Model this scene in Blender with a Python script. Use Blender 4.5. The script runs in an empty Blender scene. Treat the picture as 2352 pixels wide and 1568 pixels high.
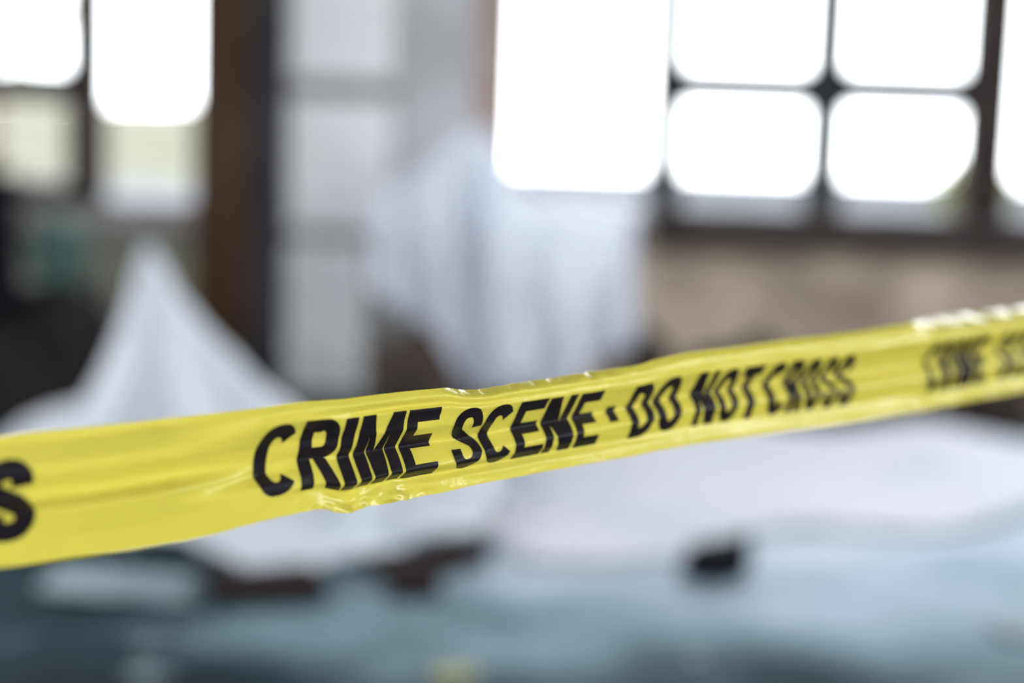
import bpy, bmesh, math, random
from mathutils import Vector, Matrix, noise as mn
from bisect import bisect_right
random.seed(7)
C = bpy.context.scene.collection
R = math.radians

# ------------------------------------------------------------------ camera
F = 50.0 / 36.0 * 2352.0                       # focal length in pixels of the 2352 px frame
EYE = 1.0
cam_d = bpy.data.cameras.new('camera'); cam = bpy.data.objects.new('camera', cam_d); C.objects.link(cam)
cam_d.lens = 50; cam_d.sensor_width = 36; cam_d.clip_start = .02; cam_d.clip_end = 500
PITCH = math.atan(364 / F); ROLL = R(1.9)
M3 = Matrix.Rotation(R(90) - PITCH, 3, 'X') @ Matrix.Rotation(ROLL, 3, 'Z')
CO = Vector((0, 0, EYE))
cam.matrix_world = Matrix.Translation(CO) @ M3.to_4x4()
cam_d.dof.use_dof = True; cam_d.dof.focus_distance = .968; cam_d.dof.aperture_fstop = 1.4
bpy.context.scene.camera = cam
# ------------------------------------------------------------------ daylight
w = bpy.data.worlds.new('overcast_sky'); bpy.context.scene.world = w; w.use_nodes = True
bg = w.node_tree.nodes['Background']; bg.inputs[0].default_value = (.93, .97, 1.0, 1); bg.inputs[1].default_value = 8.0
vs = bpy.context.scene.view_settings
vs.view_transform = 'Standard'; vs.look = 'None'; vs.gamma = 1; vs.exposure = 0.32; vs.use_curve_mapping = False
cy = bpy.context.scene.cycles
cy.max_bounces = 10; cy.diffuse_bounces = 6; cy.use_denoising = True; cy.sample_clamp_indirect = 12

def W(px, py, Y):                               # the point of the plane y = Y that a sight line meets
    d = M3 @ Vector(((px - 1176) / F, -(py - 784) / F, -1))
    return CO + d * (Y / d.y)
def G(px, py, z=0):                             # the same on the floor
    d = M3 @ Vector(((px - 1176) / F, -(py - 784) / F, -1))
    return CO + d * ((z - EYE) / d.z)

# ------------------------------------------------------------------ materials
def mat(name, col, rough=.8, col2=None, scale=3.0, spec=.5, detail=4.0, lo=.35, hi=.65, bump=0.0, bscale=30, metal=0, stretch=(1, 1, 1), cols=None):
    m = bpy.data.materials.new(name); m.use_nodes = True
    nt = m.node_tree; b = nt.nodes['Principled BSDF']
    b.inputs['Base Color'].default_value = (*col, 1); b.inputs['Roughness'].default_value = rough
    b.inputs['Specular IOR Level'].default_value = spec; b.inputs['Metallic'].default_value = metal
    tc = nt.nodes.new('ShaderNodeTexCoord'); mp = nt.nodes.new('ShaderNodeMapping'); mp.inputs['Scale'].default_value = stretch
    nt.links.new(tc.outputs['Object'], mp.inputs[0])
    if col2 or cols:
        n = nt.nodes.new('ShaderNodeTexNoise'); n.inputs['Scale'].default_value = scale; n.inputs['Detail'].default_value = detail
        nt.links.new(mp.outputs[0], n.inputs['Vector'])
        r = nt.nodes.new('ShaderNodeValToRGB'); nt.links.new(n.outputs[0], r.inputs[0])
        if cols:
            e = r.color_ramp.elements
            e[0].position = cols[0][0]; e[0].color = (*cols[0][1], 1); e[1].position = cols[-1][0]; e[1].color = (*cols[-1][1], 1)
            for p, c in cols[1:-1]:
                q = e.new(p); q.color = (*c, 1)
        else:
            r.color_ramp.elements[0].position = lo; r.color_ramp.elements[0].color = (*col, 1)
            r.color_ramp.elements[1].position = hi; r.color_ramp.elements[1].color = (*col2, 1)
        nt.links.new(r.outputs[0], b.inputs['Base Color'])
    if bump:
        n2 = nt.nodes.new('ShaderNodeTexNoise'); n2.inputs['Scale'].default_value = bscale; n2.inputs['Detail'].default_value = 5
        nt.links.new(mp.outputs[0], n2.inputs['Vector'])
        bp = nt.nodes.new('ShaderNodeBump'); bp.inputs['Strength'].default_value = bump; bp.inputs['Distance'].default_value = .01
        nt.links.new(n2.outputs[0], bp.inputs['Height']); nt.links.new(bp.outputs[0], b.inputs['Normal'])
    return m
def translucent(name, col, amount, rough=.4, **k):
    m = mat(name, col, rough, **k); nt = m.node_tree; b = nt.nodes['Principled BSDF']
    t = nt.nodes.new('ShaderNodeBsdfTranslucent'); t.inputs[0].default_value = (*col, 1)
    x = nt.nodes.new('ShaderNodeMixShader'); x.inputs[0].default_value = amount
    nt.links.new(b.outputs[0], x.inputs[1]); nt.links.new(t.outputs[0], x.inputs[2])
    nt.links.new(x.outputs[0], nt.nodes['Material Output'].inputs[0])
    return m
M = dict(
    yellow=translucent('yellow_plastic_film', (.60, .515, .072), .14, .22, bump=.1, bscale=160),
    ink=mat('black_ink', (.010, .008, .010), .38, spec=.25),
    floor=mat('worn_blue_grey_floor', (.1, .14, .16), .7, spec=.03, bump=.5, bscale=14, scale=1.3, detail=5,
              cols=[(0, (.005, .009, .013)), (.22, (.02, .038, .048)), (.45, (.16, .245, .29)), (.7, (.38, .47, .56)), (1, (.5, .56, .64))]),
    wall_tan=mat('tan_plaster', (.2, .155, .125), .9, col2=(.5, .41, .32), scale=2.2, lo=.35, hi=.6),
    wall_grey=mat('grey_plaster', (.42, .42, .41), .9, col2=(.6, .6, .63), scale=1.4),
    wall_olive=mat('olive_grey_plaster', (.16, .16, .12), .9, col2=(.26, .26, .21), scale=2),
    ceiling=mat('dark_ceiling_plaster', (.1, .1, .1), .9, col2=(.06, .06, .06)),  # out-of-view ceiling, colour kept dark to shade the tape's upward-facing pleats
    brick=mat('flaking_brick', (.3, .2, .16), .9, col2=(.44, .35, .31), scale=6),
    frame=mat('dark_frame_paint', (.014, .018, .022), .7, spec=.2, col2=(.026, .026, .028), scale=4),
    timber=mat('dark_brown_timber', (.018, .012, .012), .8, spec=.2, col2=(.035, .025, .022), scale=5, stretch=(1, 6, 6)),
    rust=mat('rusty_brown_steel', (.028, .014, .009), .8, spec=.15, col2=(.062, .034, .016), scale=3, stretch=(3, 3, .6)),
    darksteel=mat('dark_scaled_steel', (.013, .012, .015), .7, spec=.15, col2=(.035, .035, .04), scale=3, stretch=(3, 3, .6)),
    white=mat('whitewashed_plaster', (.86, .85, .86), .85, col2=(.93, .93, .95), scale=2.5),
    bluewhite=translucent('white_plastic_sheeting', (.78, .8, .86), .3, .5, bump=.3, bscale=12),
    dustsheet=mat('white_dust_sheet', (.43, .43, .48), .6, col2=(.32, .36, .4), scale=1.4, lo=.45, hi=.7, bump=.4, bscale=8),
    sheeting=mat('white_plastic_sheeting_heap', (.56, .58, .63), .5, col2=(.38, .44, .5), scale=1.8, lo=.5, hi=.75, bump=.4, bscale=8),
    char=mat('charred_wood', (.008, .006, .007), .85, spec=.1, col2=(.025, .014, .010), scale=8, stretch=(1, 6, 6)),
    black=mat('black_rubber', (.003, .004, .007), .8, spec=.1, col2=(.007, .007, .01), scale=6),
    machine=mat('dark_oily_iron', (.006, .007, .010), .7, spec=.12, col2=(.018, .014, .013), scale=5),
    teal=mat('chipped_teal_paint', (.08, .17, .14), .6, spec=.2, col2=(.045, .09, .08), scale=4),
    field=mat('pale_dry_field', (.078, .08, .06), 1, spec=0, col2=(.095, .088, .075), scale=.12),
    roofgrey=mat('grey_concrete_yard', (.095, .098, .106), 1, spec=0, col2=(.08, .083, .09), scale=.4),
    leaf=translucent('yellow_green_leaves', (.16, .17, .02), .4, .6),
    bark=mat('brown_bark', (.05, .03, .02), .9),
    ochre=mat('ochre_paper', (.45, .4, .16), .8, col2=(.35, .33, .2), scale=20),
    paper=mat('grey_white_scrap', (.24, .3, .33), .7, col2=(.16, .21, .24), scale=12),
)
def dust_light_field(m, cx, cyy, rx, ry):               # pale mid-floor and dark corners: window-light falloff painted into the colour, mixed with dust
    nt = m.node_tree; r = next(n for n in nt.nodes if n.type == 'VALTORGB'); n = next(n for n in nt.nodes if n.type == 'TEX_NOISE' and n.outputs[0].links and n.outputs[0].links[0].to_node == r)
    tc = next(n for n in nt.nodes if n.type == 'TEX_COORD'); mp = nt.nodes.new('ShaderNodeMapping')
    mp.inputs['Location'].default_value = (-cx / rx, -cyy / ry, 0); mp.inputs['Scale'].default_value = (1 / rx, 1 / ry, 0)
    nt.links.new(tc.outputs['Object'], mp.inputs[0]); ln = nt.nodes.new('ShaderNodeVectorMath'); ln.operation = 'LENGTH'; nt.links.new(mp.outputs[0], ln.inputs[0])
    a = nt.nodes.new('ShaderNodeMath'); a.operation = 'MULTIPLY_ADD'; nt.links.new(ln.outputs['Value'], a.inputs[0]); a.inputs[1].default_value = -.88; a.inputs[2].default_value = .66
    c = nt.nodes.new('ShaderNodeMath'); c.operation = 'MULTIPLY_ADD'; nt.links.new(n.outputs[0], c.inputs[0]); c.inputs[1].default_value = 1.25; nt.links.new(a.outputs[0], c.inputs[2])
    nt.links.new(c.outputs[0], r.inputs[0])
dust_light_field(M['floor'], .45, 4.5, 1.75, 1.55)
g = bpy.data.materials.new('broken_glass'); g.use_nodes = True; gb = g.node_tree.nodes['Principled BSDF']
gb.inputs['Base Color'].default_value = (.7, .85, .85, 1); gb.inputs['Roughness'].default_value = .05; gb.inputs['Transmission Weight'].default_value = .7
M['glass'] = g

# ------------------------------------------------------------------ builders
def tag(o, label=None, cat=None, group=None, kind=None):
    if label: o['label'] = label
    if cat: o['category'] = cat
    if group: o['group'] = group
    if kind: o['kind'] = kind
    return o
def obj(name, bm, m, parent=None, smooth=False):
    me = bpy.data.meshes.new(name); bm.normal_update(); bm.to_mesh(me); bm.free(); me.materials.append(m)
    if smooth:
        for p in me.polygons: p.use_smooth = True
    o = bpy.data.objects.new(name, me); C.objects.link(o)
    if parent: o.parent = parent; o.matrix_parent_inverse = Matrix.Identity(4)
    return o
def empty(name, loc=(0, 0, 0), rz=0):
    o = bpy.data.objects.new(name, None); o.location = loc; o.rotation_euler.z = rz; C.objects.link(o); return o
def box(bm, a, b, bev=0):
    r = bmesh.ops.create_cube(bm, size=1)
    a, b = Vector(a), Vector(b)
    for v in r['verts']: v.co = Vector([(a[i] + b[i]) / 2 + v.co[i] * (b[i] - a[i]) for i in range(3)])
    if bev:
        es = list({e for v in r['verts'] for e in v.link_edges})
        bmesh.ops.bevel(bm, geom=es, offset=bev, segments=2, affect='EDGES')
    return bm
def cyl(bm, p, q, r1, r2=None, n=20):
    p, q = Vector(p), Vector(q); d = q - p
    mt = Matrix.Translation((p + q) / 2) @ d.to_track_quat('Z', 'Y').to_matrix().to_4x4()
    bmesh.ops.create_cone(bm, cap_ends=True, segments=n, radius1=r1, radius2=r1 if r2 is None else r2, depth=d.length, matrix=mt)
    return bm
def nb(): return bmesh.new()
def n2(x, y, z=0.0): return mn.noise(Vector((x, y, z)))
def fbm(x, y, z=0.0, o=4): return sum(mn.noise(Vector((x * 2 ** i, y * 2 ** i, z + 7 * i))) / 2 ** i for i in range(o))
def sheet(f, mask, x0, x1, y0, y1, step):       # a height field cut to an irregular outline
    bm = nb(); nx = int((x1 - x0) / step); ny = int((y1 - y0) / step); V = {}
    def vv(i, j):
        if (i, j) not in V:
            x, y = x0 + i * step, y0 + j * step
            V[i, j] = bm.verts.new((x, y, f(x, y)))
        return V[i, j]
    for i in range(nx):
        for j in range(ny):
            if mask(x0 + (i + .5) * step, y0 + (j + .5) * step) > 0:
                bm.faces.new((vv(i, j), vv(i + 1, j), vv(i + 1, j + 1), vv(i, j + 1)))
    return bm
def solid(o, t=.003):
    md = o.modifiers.new('thickness', 'SOLIDIFY'); md.thickness = t; md.offset = 1
    return o
def terp(tab, x):
    xs = [p[0] for p in tab]
    i = min(max(bisect_right(xs, x) - 1, 0), len(tab) - 2)
    (xa, ya), (xb, yb) = tab[i], tab[i + 1]
    return ya + (yb - ya) * (x - xa) / (xb - xa)
def sterp(tab, x):                              # monotone smooth version
    xs = [p[0] for p in tab]
    i = min(max(bisect_right(xs, x) - 1, 0), len(tab) - 2)
    (xa, ya), (xb, yb) = tab[i], tab[i + 1]
    t = (x - xa) / (xb - xa); t = min(max(t, 0), 1); t = .5 * t + .5 * t * t * (3 - 2 * t)
    return ya + (yb - ya) * t

# ------------------------------------------------------------------ the room
YW = 6.5; TH = .3
XL, XR, YB, ZC = -4.6, 5.2, -4.0, 3.8
def wx(px): return W(px, 300, YW).x
sill_r = W(1700, 500, YW).z; sill_l = W(330, 478, YW).z
LIN = 3.4
oa0, oa1 = wx(-420), wx(525)                    # left opening
ob0, ob1 = wx(1176), wx(3300)                   # right opening
st = lambda o: tag(o, kind='structure')
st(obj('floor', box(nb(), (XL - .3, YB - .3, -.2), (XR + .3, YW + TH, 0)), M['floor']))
st(obj('ceiling', box(nb(), (XL - .3, YB - .3, ZC), (XR + .3, YW + TH, ZC + .2)), M['ceiling']))
b = nb()                                        # left half of the far wall
box(b, (XL, YW, 0), (oa0, YW + TH, ZC)); box(b, (oa0, YW, 0), (oa1, YW + TH, sill_l)); box(b, (oa0, YW, LIN), (oa1, YW + TH, ZC))
st(obj('wall_back_left', b, M['wall_olive']))
st(obj('wall_back_middle', box(nb(), (oa1, YW, 0), (ob0 - .17, YW + TH, ZC)), M['wall_grey']))
st(obj('trim_1', box(nb(), (ob0 - .17, YW - .004, sill_r - .05), (ob0, YW + TH, ZC)), M['brick']))
b = nb()
box(b, (ob0 - .17, YW, 0), (ob1, YW + TH, sill_r)); box(b, (ob1, YW, 0), (XR, YW + TH, ZC)); box(b, (ob0, YW, LIN), (ob1, YW + TH, ZC))
st(obj('wall_back_right', b, M['wall_tan']))
def sidewall(name, x0, x1, fill_opens, m):
    b = nb(); y = YB - .3
    for a, c in fill_opens:
        box(b, (x0, y, 0), (x1, a, ZC)); box(b, (x0, a, 0), (x1, c, 1.0)); box(b, (x0, a, 2.85), (x1, c, ZC)); y = c
    box(b, (x0, y, 0), (x1, YW + TH, ZC)); st(obj(name, b, m))
sidewall('wall_left', XL - .3, XL, [(-1.5, .5), (2.6, 5.2)], M['wall_grey'])  # unseen side openings, added to let in fill daylight
sidewall('wall_right', XR, XR + .3, [(-.6, 1.4), (2.2, 5.9)], M['wall_grey'])  # openings out of view here too, added to brighten the far wall
b = nb(); box(b, (XL, YB - .3, 0), (-2.1, YB, ZC)); box(b, (2.1, YB - .3, 0), (XR, YB, ZC)); box(b, (-2.1, YB - .3, 2.8), (2.1, YB, ZC))  # unseen opening behind the camera, added and sized for fill light
st(obj('wall_front', b, M['wall_grey']))

# windows -----------------------------------------------------------
def bar(b, x0, x1, z0, z1, y0=YW + .08, y1=YW + .2): box(b, (x0, y0, z0), (x1, y1, z1), .012)
def pz(py, px): return W(px, py, YW + .1).z
win = st(empty('window_1', (wx(900), YW, 0))); win.location = (0, 0, 0)
for p0, p1 in ((137, 222),): obj('mullion', (lambda b: (bar(b, wx(p0), wx(p1), sill_l, LIN), b)[1])(nb()), M['timber'], win)
b = nb(); bar(b, oa0, wx(140), pz(230, 60), pz(155, 60)); bar(b, oa0, wx(140), sill_l, sill_l + .1); obj('glazing_bar', b, M['frame'], win)
b = nb(); bar(b, wx(222), oa1, sill_l - .02, sill_l + .02); obj('bottom_rail', b, M['timber'], win)
obj('window_sill', box(nb(), (oa0, YW - .1, sill_l - .11), (oa1, YW + .05, sill_l - .03), .01), mat('pinkish_grey_sill', (.2, .17, .17), .8, col2=(.26, .25, .26), scale=5), win)
win2 = st(empty('window_2'))
def vb(p0, p1, m, name='mullion'):
    b = nb(); bar(b, wx(p0), wx(p1), sill_r, LIN); obj(name, b, M[m], win2)
vb(1496, 1577, 'frame'); vb(1866, 1953, 'frame'); vb(2232, 2346, 'timber'); vb(2950, 3050, 'frame')
b = nb(); bar(b, wx(1577), wx(1866), pz(243, 1720), pz(155, 1720), YW + .09, YW + .19); obj('glazing_bar', b, M['frame'], win2)
b = nb(); bar(b, wx(1953), wx(2232), pz(252, 2095), pz(163, 2095), YW + .09, YW + .19); obj('glazing_bar', b, M['frame'], win2)
b = nb(); bar(b, wx(1505), ob1, sill_r - .01, sill_r + .04); obj('bottom_rail', b, M['frame'], win2)
obj('window_sill', box(nb(), (wx(1500), YW - .14, sill_r - .15), (ob1, YW + .05, sill_r - .005), .01), M['timber'], win2)
obj('bare_ledge', box(nb(), (ob0 - .05, YW - .03, sill_r - .02), (wx(1505), YW + TH, sill_r + .02), .008), mat('pale_mortar_ledge', (.5, .5, .52), .8), win2)

# outside ------------------------------------------------------------
st(obj('trim_2', box(nb(), (-1.2, 40, .3), (60, 40.4, W(1650, 398, 40).z)), M['roofgrey']))
st(obj('ground', box(nb(), (-60, YW + TH + .02, .3), (70, 62, .78)), M['roofgrey']))
def hf(x, y): return .78 + 2.75 * max(0, min(1, (y - 30) / 24)) * max(0, min(1, (-6.5 - x) / 3 + .3)) + .25 * fbm(x * .15, y * .15)
st(obj('hillside', sheet(hf, lambda x, y: 1, -40, -5.5, 30, 58, .8), M['field'], smooth=True))
def leaves(bm, c, r, n, s, rz=1.0):
    for i in range(n):
        d = Vector((random.gauss(0, 1), random.gauss(0, 1), random.gauss(0, 1))).normalized() * r * random.uniform(.3, 1)
        p = Vector(c) + Vector((d.x, d.y, d.z * rz))
        a, t = Vector((random.gauss(0, 1), random.gauss(0, 1), random.gauss(0, 1))).normalized() * s, Vector((random.gauss(0, 1), random.gauss(0, 1), random.gauss(0, 1))).normalized() * s * .5
        bm.faces.new([bm.verts.new(q) for q in (p - a, p + t, p + a, p - t)])
    return bm
sb = W(2235, 440, 8.5)
sh = tag(empty('shrub', (sb.x, 8.5, .78)), 'small yellow-green shrub outside the window, beside the thick dark mullion', 'shrub')
obj('foliage', leaves(nb(), (.0, 0, .27), .24, 800, .045, .9), M['leaf'], sh)
b = nb()
for k in range(5): cyl(b, (0, 0, 0), (random.uniform(-.12, .12), random.uniform(-.1, .1), .25), .012, .005, 6)
obj('stem', b, M['bark'], sh)
tb = W(-20, 300, 16)
tr = tag(empty('tree', (tb.x, 16, .78)), 'green tree outside, at the outer edge of the small-paned window', 'tree')
obj('crown', leaves(nb(), (0, 0, 2.3), 1.0, 900, .07, 1.2), M['leaf'], tr); obj('trunk', cyl(nb(), (0, 0, 0), (0, 0, 2.4), .09, .05, 10), M['bark'], tr)

# steel column --------------------------------------------------------
c0, c1 = W(458, 500, 6.0).x, W(652, 500, 6.0).x; cw = c1 - c0
col = tag(empty('steel_column', ((c0 + c1) / 2, 6.0, 0)), 'rusty brown steel column standing between the window and the white pier', 'column')
h = cw / 2
obj('front_flange', box(nb(), (-h, -.13, .02), (h * .3, -.1, ZC), .004), M['rust'], col)
obj('web', box(nb(), (-h * .42, -.1, .02), (-h * .25, .1, ZC)), M['darksteel'], col)
obj('side_channel', box(nb(), (h * .3, -.12, .02), (h, .06, ZC), .006), M['darksteel'], col)
obj('rear_flange', box(nb(), (-h, .1, .02), (h * .3, .13, ZC), .004), M['rust'], col)
obj('base_plate', box(nb(), (-h - .03, -.16, 0), (h + .005, .16, .02), .003), M['darksteel'], col)

# whitewashed pier ------------------------------------------------------
YP = 6.3
p0, p1 = W(662, 400, YP).x, W(900, 400, YP).x
pier = tag(empty('masonry_pier', ((p0 + p1) / 2, YP + .15, 0)), 'square masonry pier with flaking white plaster panels beside the rusty column', 'pier')
h = (p1 - p0) / 2
obj('core', box(nb(), (-h, -.13, 0), (h, .045, ZC)), mat('bare_grey_brown_masonry', (.2, .18, .16), .9, col2=(.3, .29, .27), scale=3), pier)
for za, zb, xa, xb in ((pz(192, 770), ZC - .1, -h, h), (pz(520, 770), pz(236, 770), -h, h), (.04, pz(556, 770), -h, h * .52)):
    b = box(nb(), (xa, -.16, za), (xb, -.128, zb), .008); obj('plaster_panel', b, M['white'], pier)

# hanging plastic sheet ---------------------------------------------------
YS = 6.12
HT = [(860, 455), (900, 425), (990, 370), (1060, 305), (1120, 292), (1150, 330), (1195, 440), (1240, 474), (1330, 480), (1455, 484)]
HB = [(860, 640), (930, 730), (1000, 770), (1030, 850), (1060, 905), (1150, 900), (1185, 850), (1215, 925), (1310, 930), (1345, 830), (1455, 790)]
NX, NT = 130, 60; b = nb(); V = []
for i in range(NX + 1):
    px = 860 + 595 * i / NX; row = []
    for j in range(NT + 1):
        t = j / NT; a_ = W(px, terp(HT, px), YS); q = W(px + 14 * n2(px / 60, 5), terp(HB, px), YS)
        y = YS + .11 - .05 - .17 * t * abs(n2(px / 55, 4)) + .055 * math.sin(px / 24 + 2 * n2(px / 90, t * 2)) * (.4 + t) + .07 * fbm(px / 110, t * 2.2, 2) * (.2 + t)
        y += .16 * math.exp(-((px - 1085) / 45) ** 2 - ((t - .45) / .3) ** 2)
        row.append(b.verts.new((a_.x + (q.x - a_.x) * t, y - .1, a_.z + (q.z - a_.z) * t)))
    V.append(row)
for i in range(NX):
    for j in range(NT): b.faces.new((V[i][j], V[i][j + 1], V[i + 1][j + 1], V[i + 1][j]))
o = solid(obj('plastic_sheet', b, M['bluewhite'], smooth=True), .0015)
tag(o, 'cloudy white plastic sheet hanging in folds beside the ledge of the unframed window', 'plastic sheet')

# peaked heap of sheeting on the left ------------------------------------
pk = W(338, 585, 4.3)
def heap(x, y):
    dx, dy = x - pk.x, y - pk.y
    a = math.atan2(dy, dx)
    sx = .25 if dx > 0 else .15
    sx *= 1 + .25 * math.sin(a * 5 + 1) * min(1, math.hypot(dx, dy) * 4)
    r = math.sqrt((dx / sx) ** 2 + (dy / .26) ** 2)
    z = .76 * math.exp(-(r * r + .004) ** .5 * .95) * (1.02)
    for cx, cyy, rr, hh in HLOBES:
        z += hh * math.exp(-((x - cx) ** 2 + ((y - cyy) * 1.3) ** 2) / rr ** 2)
    return z + .01 + .035 * abs(fbm(x * 3.2, y * 3.2, 4))
def L(px, py, r, h): p = G(px, py); return (p.x, p.y, r, h)
HLOBES = [L(690, 1215, .2, .15), L(1000, 1190, .22, .16), L(480, 1120, .25, .12), L(120, 1060, .3, .16), L(830, 1150, .3, .06)]
def poly_mask(pts, amp, fr):
    P = [G(*p) for p in pts]
    def f(x, y):
        x2, y2 = x + amp * n2(x * fr, y * fr, 1), y + amp * n2(x * fr, y * fr, 5)
        ins = False; j = len(P) - 1
        for i in range(len(P)):
            if (P[i].y > y2) != (P[j].y > y2) and x2 < (P[j].x - P[i].x) * (y2 - P[i].y) / (P[j].y - P[i].y) + P[i].x: ins = not ins
            j = i
        return 1 if ins else -1
    return f
hm = poly_mask([(60, 1230), (200, 1290), (420, 1290), (560, 1330), (720, 1345), (860, 1300), (960, 1262), (1120, 1235), (1180, 1120), (900, 1030), (500, 1050), (200, 1060), (-60, 1100)], .05, 4)
o = solid(obj('crumpled_sheeting', sheet(heap, hm, -2.6, .6, 3.0, 5.9, .018), M['sheeting'], smooth=True), .002)
tag(o, 'crumpled white sheeting on the floor pulled up to a tall narrow peak', 'sheeting')

# dust sheet spread over the floor to the right ----------------------------
MD = G(2150, 1075); M2_ = G(1500, 1010)
def dz(x, y):
    q = G(1640, 1335); k_ = 1 - math.exp(-((x - q.x) ** 2 + (y - q.y) ** 2) / .05)
    return k_ * (.008 + .03 * abs(fbm(x * 1.7, y * 1.7, 9)) + .13 * math.exp(-((x - MD.x) ** 2 / .25 + (y - MD.y) ** 2 / .12)) + .06 * math.exp(-((x - M2_.x) ** 2 / .3 + (y - M2_.y) ** 2 / .3))) + .004
dm = poly_mask([(1150, 1160), (1100, 1240), (1200, 1290), (1420, 1310), (1560, 1290), (1800, 1240), (2100, 1230), (2420, 1170), (2700, 1130), (2700, 1030), (2300, 1020), (2020, 1010), (1500, 985), (1150, 985)], .18, 2)
o = solid(obj('dust_sheet', sheet(dz, dm, -.4, 3.6, 2.9, 6.45, .03), M['dustsheet'], smooth=True), .002)
tag(o, 'wide white dust sheet spread over the floor below the windows', 'dust sheet')

# lumps ----------------------------------------------------------------
def lump(name, p, size, m, seed, sub=3, rz=0, rough=.35):
    b = nb(); bmesh.ops.create_icosphere(b, subdivisions=sub, radius=1)
    for v in b.verts:
        k = 1 + rough * fbm(v.co.x * 1.1 + seed, v.co.y * 1.1, v.co.z * 1.1, 3)
        v.co = Vector((v.co.x * size[0], v.co.y * size[1], max(v.co.z, -.55) * size[2])) * k
    zmin = min(v.co.z for v in b.verts)
    for v in b.verts: v.co.z -= zmin
    o = obj(name, b, m); o.location = p; o.rotation_euler.z = rz
    return o
p = G(1640, 1335)
b = nb()                                          # wedge-shaped black chunk
pr = [(-.1, -.03), (-.06, -.055), (.045, -.05), (.085, -.01), (.1, .05), (.02, .06), (-.07, .03)]
lo = [b.verts.new((x, y, 0)) for x, y in pr]; hi = [b.verts.new((x * .9 + .012, y * .85, .085 + .35 * max(0, x) + .02 * n2(x * 30, y * 30))) for x, y in pr]
b.faces.new(lo[::-1]); b.faces.new(hi)
for i in range(7): b.faces.new((lo[i], lo[(i + 1) % 7], hi[(i + 1) % 7], hi[i]))
bmesh.ops.bevel(b, geom=list(b.edges), offset=.006, segments=2, affect='EDGES')
o = obj('rubber_offcut', b, M['black']); o.location = (p.x, p.y, .012); tag(o, 'black wedge-shaped rubber chunk lying alone on the pale floor', 'rubber chunk')
def board(a, c, wd, m, label, z=.0, t=.03, name='charred_board'):
    a, c = G(*a), G(*c); d = c - a; ln = d.length
    b = box(nb(), (-ln / 2, -wd / 2, 0), (ln / 2, wd / 2, t), .004)
    bmesh.ops.subdivide_edges(b, edges=list(b.edges), cuts=4, use_grid_fill=True)
    for v in b.verts:
        v.co += Vector((.5 * abs(v.co.x) / ln * .1 * n2(v.co.y * 20, 3), .012 * n2(v.co.x * 6, 2, v.co.z), .012 * n2(v.co.x * 5, v.co.y * 9)))
    o = obj(name, b, m); o.location = ((a.x + c.x) / 2, (a.y + c.y) / 2, z); o.rotation_euler.z = math.atan2(d.y, d.x)
    return tag(o, label, 'board')
board((480, 1378), (730, 1365), .16, M['char'], 'charred board at the front edge of the crumpled sheeting, nearest the left corner', .005, .05)
board((870, 1335), (1085, 1290), .13, M['char'], 'charred brown board sticking out from under the crumpled sheeting mid-floor', .005, .05)
board((890, 1368), (1010, 1366), .08, M['char'], 'short black board lying just in front of the brown one', .0, .04)

# brown debris along the foot of the right wall ------------------------------
for i, (px, Y_, wd, hh, lab) in enumerate(((1500, 6.3, .13, .22, 'dark lump of rubble at the wall foot, beside the hanging sheet'), (1730, 6.3, .24, .22, 'dark brown rubble lump at the wall foot under the first panes'),
                              (1985, 6.3, .2, .17, 'low wide brown rubble lump at the wall foot, beside the pale mound'), (2290, 6.3, .26, .24, 'brown rubble lump at the wall foot under the thick mullion'), (955, 5.45, .17, .26, 'dark rubble lump at the foot of the white pier'))):
    x = W(px, 800, Y_).x
    tag(lump('rubble_lump', (x, Y_, 0), (wd, .12, hh), mat('brown_rubble_%d' % i, (.025, .019, .018), .9, spec=.1, col2=(.07, .052, .042), scale=6), i * 3.1, sub=2, rough=.5), lab, 'rubble')

# old machine at the left -----------------------------------------------------
mp_ = W(60, 700, 5.5)
ma = tag(empty('machine_tool', (mp_.x, 5.5, 0)), 'dark oily machine tool with a teal housing at the left edge', 'machine')
obj('bed', box(nb(), (-.9, -.25, 0), (.36, .25, .42), .03), M['machine'], ma)
obj('slide', box(nb(), (-.8, -.2, .42), (.25, .2, .56), .02), M['machine'], ma)
obj('housing', box(nb(), (.05, -.1, .56), (.2, .15, .8), .03), M['teal'], ma)
obj('upright', box(nb(), (-.85, -.3, .4), (.045, -.12, 1.04), .07), M['black'], ma)
wh = obj('handwheel', cyl(nb(), (.3, -.32, .45), (.3, -.29, .45), .11, n=28), M['machine'], ma)
obj('hub', cyl(nb(), (.3, -.36, .45), (.3, -.25, .45), .025), M['darksteel'], wh)

# scraps and shards ----------------------------------------------------------
def scrap(px, py, w_, d_, m, label, name='paper_scrap', cat='scrap', grp=None, rz=0.3, tilt=0, t=.002):
    p = G(px, py); b = nb(); k = 8
    for i in range(k + 1):
        for j in range(k + 1):
            x, y = i / k - .5, j / k - .5
            q = Vector((x * w_ * (1 + .25 * n2(y * 3, px)), y * d_ * (1 + .25 * n2(x * 3, py)), .004 + .012 * abs(n2(x * 2 + px, y * 2 + py)) * (m is not M['glass'])))
            b.verts.new(q)
    b.verts.ensure_lookup_table()
    for i in range(k):
        for j in range(k):
            q = i * (k + 1) + j; b.faces.new([b.verts[n_] for n_ in (q, q + k + 1, q + k + 2, q + 1)])
    o = solid(obj(name, b, m), t); o.location = (p.x, p.y, .001 + abs(math.sin(tilt)) * w_ / 2); o.rotation_euler = (0, tilt, rz)
    return tag(o, label, cat, grp)
scrap(1045, 1552, .09, .07, M['ochre'], 'ochre paper scrap at the bottom edge of the view')
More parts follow.
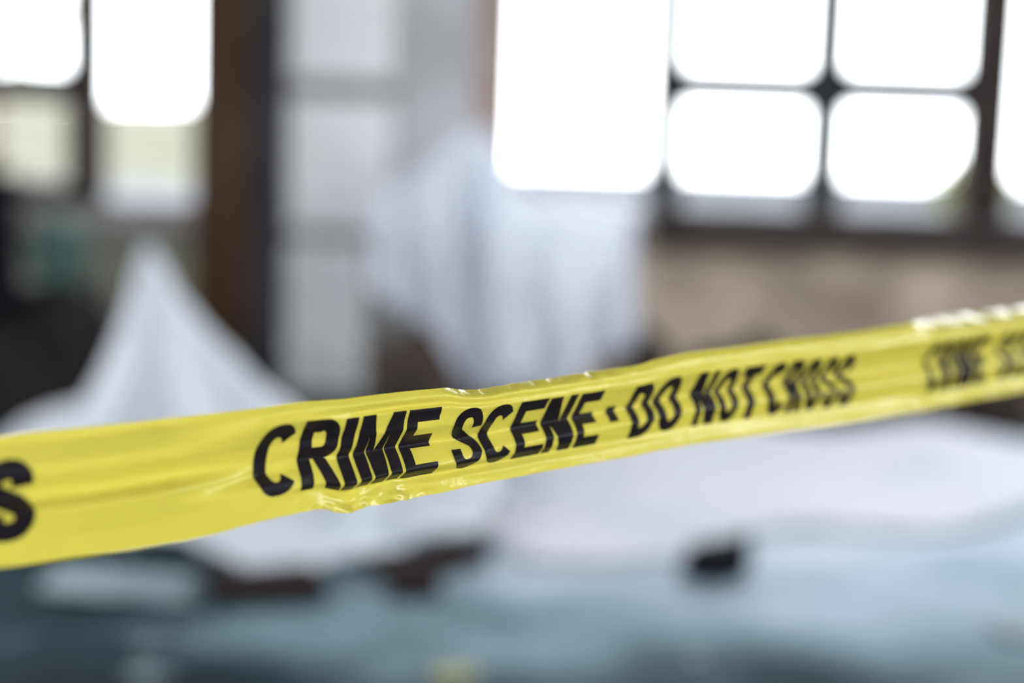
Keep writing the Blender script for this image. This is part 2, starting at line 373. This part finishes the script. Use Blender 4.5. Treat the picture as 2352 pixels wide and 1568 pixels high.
for (px, py, w_, tl, lab) in ((340, 1562, .09, .15, 'bright pale scrap at the bottom left edge of the floor'), (270, 1350, .34, .04, 'large blue-grey scrap lying left of the charred board'), (2330, 1455, .14, .1, 'pale blue scrap near the right edge of the floor')):
    scrap(px, py, w_, w_ * .7, M['paper'], lab, rz=px % 3, tilt=tl)
for (px, py, rz, tl, lab) in ((425, 1390, .4, .25, 'clear glass shard nearest the charred board'), (455, 1480, 1.2, .3, 'clear glass shard behind the bright scrap'), (330, 1490, 2.0, .2, 'clear glass shard, leftmost on the dark floor'), (2320, 1352, .2, .3, 'clear glass shard near the right edge of the floor'), (1600, 1520, .7, .1, 'clear glass shard at the bottom, right of the ochre scrap')):
    scrap(px, py, .045, .03, M['glass'], lab, 'glass_shard', 'glass shard', 'glass shards on the floor', rz, tl, .004)

# ------------------------------------------------------------------ the tape
TOP = [(-700, 1072), (0, 1002), (60, 993), (170, 983), (300, 970), (430, 955), (560, 937), (661, 921), (770, 914), (840, 905), (920, 896), (1000, 889), (1015, 889), (1040, 894), (1080, 894), (1110, 890),
       (1165, 880), (1250, 868), (1330, 855), (1370, 849), (1450, 837), (1480, 826), (1550, 810), (1660, 797), (1790, 779), (1860, 772), (1960, 760), (2040, 747), (2140, 733), (2210, 723), (2280, 715), (2352, 706), (3400, 580)]
BOT = [(-700, 1400), (0, 1303), (60, 1296), (170, 1279), (300, 1262), (430, 1239), (500, 1222), (560, 1203), (600, 1193), (660, 1179), (715, 1168), (735, 1166), (755, 1173), (775, 1177), (800, 1174), (820, 1166),
       (870, 1155), (900, 1147), (925, 1147), (960, 1139), (1000, 1132), (1090, 1111), (1170, 1097), (1250, 1081), (1350, 1063), (1450, 1046), (1500, 1035), (1600, 1017), (1700, 1004), (1800, 989), (1900, 977), (1960, 968),
       (2050, 953), (2110, 944), (2200, 928), (2280, 912), (2352, 899), (3400, 700)]
def smooth_tab(tab, x, r=14): return sum(terp(tab, x + k * r / 2) * w_ for k, w_ in ((-2, .1), (-1, .2), (0, .4), (1, .2), (2, .1)))
IZ0, IZ1 = 1 / .81, 1 / 1.36
def depth(x): return 1 / max(.3, IZ0 + (IZ1 - IZ0) * x / 2352)
a_, b_ = depth(0), depth(2352); dX = (2352 - 1176) / F * b_ + 1176 / F * a_
TH_ = math.atan2(b_ - a_, dX)
NRM = Vector((math.sin(TH_), 0, math.cos(TH_)))    # in camera axes, the side that faces the camera
PX = 0.60                                        # mm of pleat per pixel of sideways shift
PLEATS = [(590, [(0, 9), (.1, 11), (.195, 13), (.3, 13), (.40, -2), (.5, 3), (.63, 8), (.828, 28), (.93, 31), (1, 26)]),
          (700, [(0, 9), (.1, 8), (.19, 8), (.227, 13), (.32, 11.7), (.412, 4.7), (.468, -1), (.55, 6.5), (.643, 8), (.736, 16), (.828, 27), (.93, 29), (1, 24)]),
          (785, [(0, 8), (.12, 3), (.195, 6), (.237, 17), (.265, 19), (.322, 13), (.415, 2.5), (.49, -3), (.547, 5), (.584, 8.2), (.678, 12), (.744, 19), (.828, 23.5), (.86, 19), (.93, 27), (1, 22)]),
          (930, [(0, 5), (.12, 6), (.17, 0), (.195, 0), (.265, 17), (.318, 14), (.412, 6), (.488, -3), (.6, 11), (.648, 19), (.743, 20), (.828, 25), (.86, 18), (.93, 27), (1, 22)]),
          (1200, [(0, 5), (.12, 6), (.195, -1), (.27, 10), (.355, 13), (.45, 5), (.52, -2), (.6, 6), (.7, 15), (.81, 25), (.86, 24), (.93, 27), (1, 23)]),
          (1480, [(0, 6), (.1, 6), (.195, 2), (.37, 14), (.45, 8), (.53, -2), (.62, 9), (.78, 26), (.93, 27), (1, 23)])]
def pleat(x, v):
    v = min(1, max(0, v))
    if x <= PLEATS[0][0]: return terp(PLEATS[0][1], v) * PX
    for (xa, ta), (xb, tb) in zip(PLEATS, PLEATS[1:]):
        if x <= xb:
            k = (x - xa) / (xb - xa); return (terp(ta, v) * (1 - k) + terp(tb, v) * k) * PX
    return terp(PLEATS[-1][1], v) * PX
PLAIN = [(-.05, 1), (0, 2), (.2, 6), (.42, 14), (.50, 1.5), (.56, 1.8), (.68, 10), (.77, 11), (.93, 0), (1, 0), (1.1, 0)]
def disp(x, v):
    s = x / 1000
    g_ = terp([(-700, .6), (0, .7), (330, .9), (560, 1), (1100, 1), (2000, .85), (3400, .6)], x)
    mx = terp([(-700, 0), (380, 0), (600, 1), (3400, 1)], x)
    kink = .03 * n2(s * 3.1, .5)
    d = sum(pleat(x, v + q) * mx + terp(PLAIN, min(1.04, max(-.04, v + kink + q))) * (1 - mx) for q in (-.014, -.006, 0, .006, .014)) / 5 * g_
    d += .7 * fbm(s * 2.2, v * 3.5, 1.0, 3)                       # long soft waves
    d += .45 * fbm(s * 9, v * 12, 3.0, 3) * terp([(-700, .1), (0, .2), (560, .6), (800, 1), (1900, .7), (2100, 1.8), (3400, 2)], x)
    if v < .2:                                                       # crushed lower edge
        e = math.exp(-((x - 830) / 150) ** 2) * (1 - v / .2)
        d += e * (8.0 * n2(s * 14, v * 5, 8) + 6.0 * n2(s * 36, v * 14, 2) + 2 * (1 - v / .2))
    if v > .9:                                                       # curled, crinkled upper edge
        e = (v - .9) / .1
        k = terp([(-700, 0), (980, .1), (1030, 1), (1360, 1), (1420, .4), (2080, .4), (2150, 1.6), (3400, 1.6)], x)
        d += k * (e ** 1.5 * (-8 + 4 * n2(s * 45, v * 8, 5)) + e * 1.2 * n2(s * 90, v * 30, 1))
    if x > 2080 and v > .83:                                         # rolled-back band at the far end
        e = (v - .83) / .17; d -= min(1, (x - 2080) / 60) * terp([(2080, 1), (2290, 1), (2340, .55), (3400, .5)], x) * ((13 + 9 * n2(s * 22, 7, 1)) * e ** 1.3 + e * 4 * abs(n2(s * 14, 3, 8)) + 1.5 * n2(s * 60, v * 25, 4) * e)
    if x > 1990 and v < .22:
        d += 1.4 * (1 - v / .22) * min(1, (x - 1990) / 150) * (3.5 * n2(s * 30, v * 22, 6) - 2 + 1.6 * n2(s * 70, v * 60, 2))
    return d / 1000
def tape_at(x, v, off=0.0):
    z = depth(x); yt, yb = smooth_tab(TOP, x), smooth_tab(BOT, x)
    y = yb + (yt - yb) * v
    d = disp(x, v) + off
    x_fix = x
    P = Vector(((x_fix - 1176) / F * z, -(y - 784) / F * z, -z)) + NRM * d
    return CO + M3 @ P
b = nb(); xs = []; x = -700
while x < 3400:
    xs.append(x); x += 3.2 if -60 < x < 2400 else 14
NV = 72
V = [[b.verts.new(tape_at(x, j / NV)) for j in range(NV + 1)] for x in xs]
for i in range(len(xs) - 1):
    for j in range(NV): b.faces.new((V[i][j], V[i + 1][j], V[i + 1][j + 1], V[i][j + 1]))
tape = obj('barrier_tape', b, M['yellow'], smooth=True)
tag(tape, 'creased yellow plastic barrier tape with black capitals, stretched across the room', 'barrier tape')

# lettering: strokes laid in the tape's own surface coordinates ----------------
def quad_strip(A, B): return [(A[i], A[i + 1], B[i + 1], B[i]) for i in range(len(A) - 1)]
def ell(cx, cy_, rx, ry, a0, a1, n=22, e=2.5):
    out = []
    for i in range(n + 1):
        t = R(a0 + (a1 - a0) * i / n); c_, s_ = math.cos(t), math.sin(t)
        out.append((cx + rx * math.copysign(abs(c_) ** (2 / e), c_), cy_ + ry * math.copysign(abs(s_) ** (2 / e), s_)))
    return out
def rect(x0, y0, x1, y1): return [((x0, y0), (x1, y0), (x1, y1), (x0, y1))]
def stroke(pts, t, a):
    c = [(t / 2 + (a - t) * x, t / 2 + (1 - t) * y) for x, y in pts]; f = []
    for i in range(len(c) - 1):                   # Catmull-Rom
        p = [c[max(0, i - 1)], c[i], c[i + 1], c[min(len(c) - 1, i + 2)]]
        for k in range(3):
            u = k / 3
            f.append(tuple(.5 * (2 * p[1][q] + (p[2][q] - p[0][q]) * u + (2 * p[0][q] - 5 * p[1][q] + 4 * p[2][q] - p[3][q]) * u * u + (3 * p[1][q] - p[0][q] - 3 * p[2][q] + p[3][q]) * u ** 3) for q in (0, 1)))
    f.append(c[-1]); A, B = [], []
    for i in range(len(f)):
        p, q = f[max(0, i - 1)], f[min(len(f) - 1, i + 1)]; dx, dy = q[0] - p[0], q[1] - p[1]; l = math.hypot(dx, dy) or 1
        A.append((f[i][0] - dy / l * t / 2, f[i][1] + dx / l * t / 2)); B.append((f[i][0] + dy / l * t / 2, f[i][1] - dx / l * t / 2))
    return quad_strip(A, B)
def glyph(ch, a, k=1.0):                          # height 1, width a
    t = min(.205, .32 * a) * k; th = .19
    if ch == 'I': return rect(0, 0, a, 1)
    if ch == '.': return rect(0, .38, a, .66)
    if ch == 'E': return rect(0, 0, t, 1) + rect(t, 0, a, th) + rect(t, .5 - th / 2 + .01, a * .93, .5 + th / 2 + .01) + rect(t, 1 - th, a * .98, 1)
    if ch == 'T': return rect(a / 2 - t / 2, 0, a / 2 + t / 2, 1 - th) + rect(0, 1 - th, a, 1)
    if ch == 'C': return quad_strip(ell(a / 2, .5, a / 2, .5, 38, 322, 30), ell(a / 2, .5, a / 2 - t, .5 - th, 38, 322, 30))
    if ch == 'O': return quad_strip(ell(a / 2, .5, a / 2, .5, 0, 360, 40), ell(a / 2, .5, a / 2 - t, .5 - th, 0, 360, 40))
    if ch == 'D':
        A = [(t, 1), (a * .42, 1)] + ell(a * .42, .5, a * .58, .5, 88, -88, 24)+ [(a * .42, 0), (t, 0)]
        B = [(t, 1 - th), (a * .42, 1 - th)] + ell(a * .42, .5, a * .58 - t, .5 - th, 88, -88, 24) + [(a * .42, th), (t, th)]
        return rect(0, 0, t, 1) + quad_strip(A, B)
    if ch == 'R':
        c_ = .71; A = [(t, 1), (a * .5, 1)] + ell(a * .5, c_, a * .47, 1 - c_, 88, -88, 18) + [(a * .5, .42), (t, .42)]
        B = [(t, 1 - th), (a * .5, 1 - th)] + ell(a * .5, c_, a * .47 - t, 1 - c_ - th * .9, 88, -88, 18) + [(a * .5, .42 + th * .9), (t, .42 + th * .9)]
        return rect(0, 0, t, 1) + quad_strip(A, B) + [((a - t * 1.15, 0), (a, 0), (a * .5 + t * .75, .43), (a * .5 - t * .3, .43))]
    if ch == 'N': return rect(0, 0, t * .9, 1) + rect(a - t * .9, 0, a, 1) + [((a - t * 1.35, 0), (a, 0), (t * 1.35, 1), (0, 1))]
    if ch == 'M':
        t *= .9; q = t * 1.1; m_ = a / 2; f = []
        for g_ in (lambda x: x, lambda x: a - x):
            f += [((g_(m_ - q / 2), 0), (g_(m_), 0), (g_(m_), .46), (g_(t - .004), .74)), ((g_(t - .004), .74), (g_(m_), .46), (g_(t + .02), 1), (g_(t - .01), 1))]
        return rect(0, 0, t, 1) + rect(a - t, 0, a, 1) + f
    if ch == 'S':
        return stroke([(1, .70), (.95, .86), (.75, .98), (.45, 1), (.15, .94), (0, .78), (.1, .62), (.38, .54), (.66, .46), (.93, .37), (1, .2), (.85, .05), (.55, 0), (.25, .02), (.04, .13), (0, .3)], t, a)
WORDS = [('S', -178, -66), ('S', -52, 70),
         ('C', 577, 672), ('R', 679, 770), ('I', 773, 802), ('M', 811, 908), ('E', 915, 990), ('S', 1027, 1093), ('C', 1096, 1166), ('E', 1171, 1236), ('N', 1240, 1303), ('E', 1311, 1364), ('.', 1390, 1410),
         ('D', 1436, 1490), ('O', 1497, 1553), ('N', 1582, 1630), ('O', 1637, 1682), ('T', 1688, 1733), ('C', 1749, 1792), ('R', 1796, 1832), ('O', 1836, 1872), ('S', 1878, 1910), ('S', 1915, 1950),
         ('C', 2118, 2146), ('R', 2149, 2174), ('I', 2178, 2187), ('M', 2191, 2224), ('E', 2229, 2256), ('S', 2284, 2308), ('C', 2311, 2334), ('E', 2338, 2360), ('N', 2364, 2385), ('E', 2390, 2410)]
for phrase in (WORDS[:2], WORDS[2:23], WORDS[23:]):
  b = nb()
  for ch, x0, x1 in phrase:
    xm = (x0 + x1) / 2; z = depth(xm)
    ds = (x1 - x0) * z / F / (math.cos(TH_) - (xm - 1176) / F * math.sin(TH_))
    vb0 = .195; vt = terp([(0, .825), (1000, .828), (1400, .78), (1960, .757), (2352, .74)], xm)
    hh = (vt - vb0) * .075; a = ds / hh
    for qd in glyph(ch, a, 1.25 if x1 < 100 else 1.2 if x1 > 1700 else 1.0):
        nu = max(1, min(20, int(max(math.dist(qd[0], qd[1]), math.dist(qd[3], qd[2])) / .03))); nv = max(1, min(36, int(max(math.dist(qd[0], qd[3]), math.dist(qd[1], qd[2])) / .03)))
        gr = []
        for i in range(nu + 1):
            row = []
            for j in range(nv + 1):
                u_, w_ = i / nu, j / nv
                gx = (qd[0][0] * (1 - u_) + qd[1][0] * u_) * (1 - w_) + (qd[3][0] * (1 - u_) + qd[2][0] * u_) * w_
                gy = (qd[0][1] * (1 - u_) + qd[1][1] * u_) * (1 - w_) + (qd[3][1] * (1 - u_) + qd[2][1] * u_) * w_
                row.append(b.verts.new(tape_at(x0 + (x1 - x0) * gx / a, vb0 + (vt - vb0) * gy, .0006)))
            gr.append(row)
        for i in range(nu):
            for j in range(nv): b.faces.new((gr[i][j], gr[i + 1][j], gr[i + 1][j + 1], gr[i][j + 1]))
  obj('printed_lettering', b, M['ink'], tape, smooth=True)
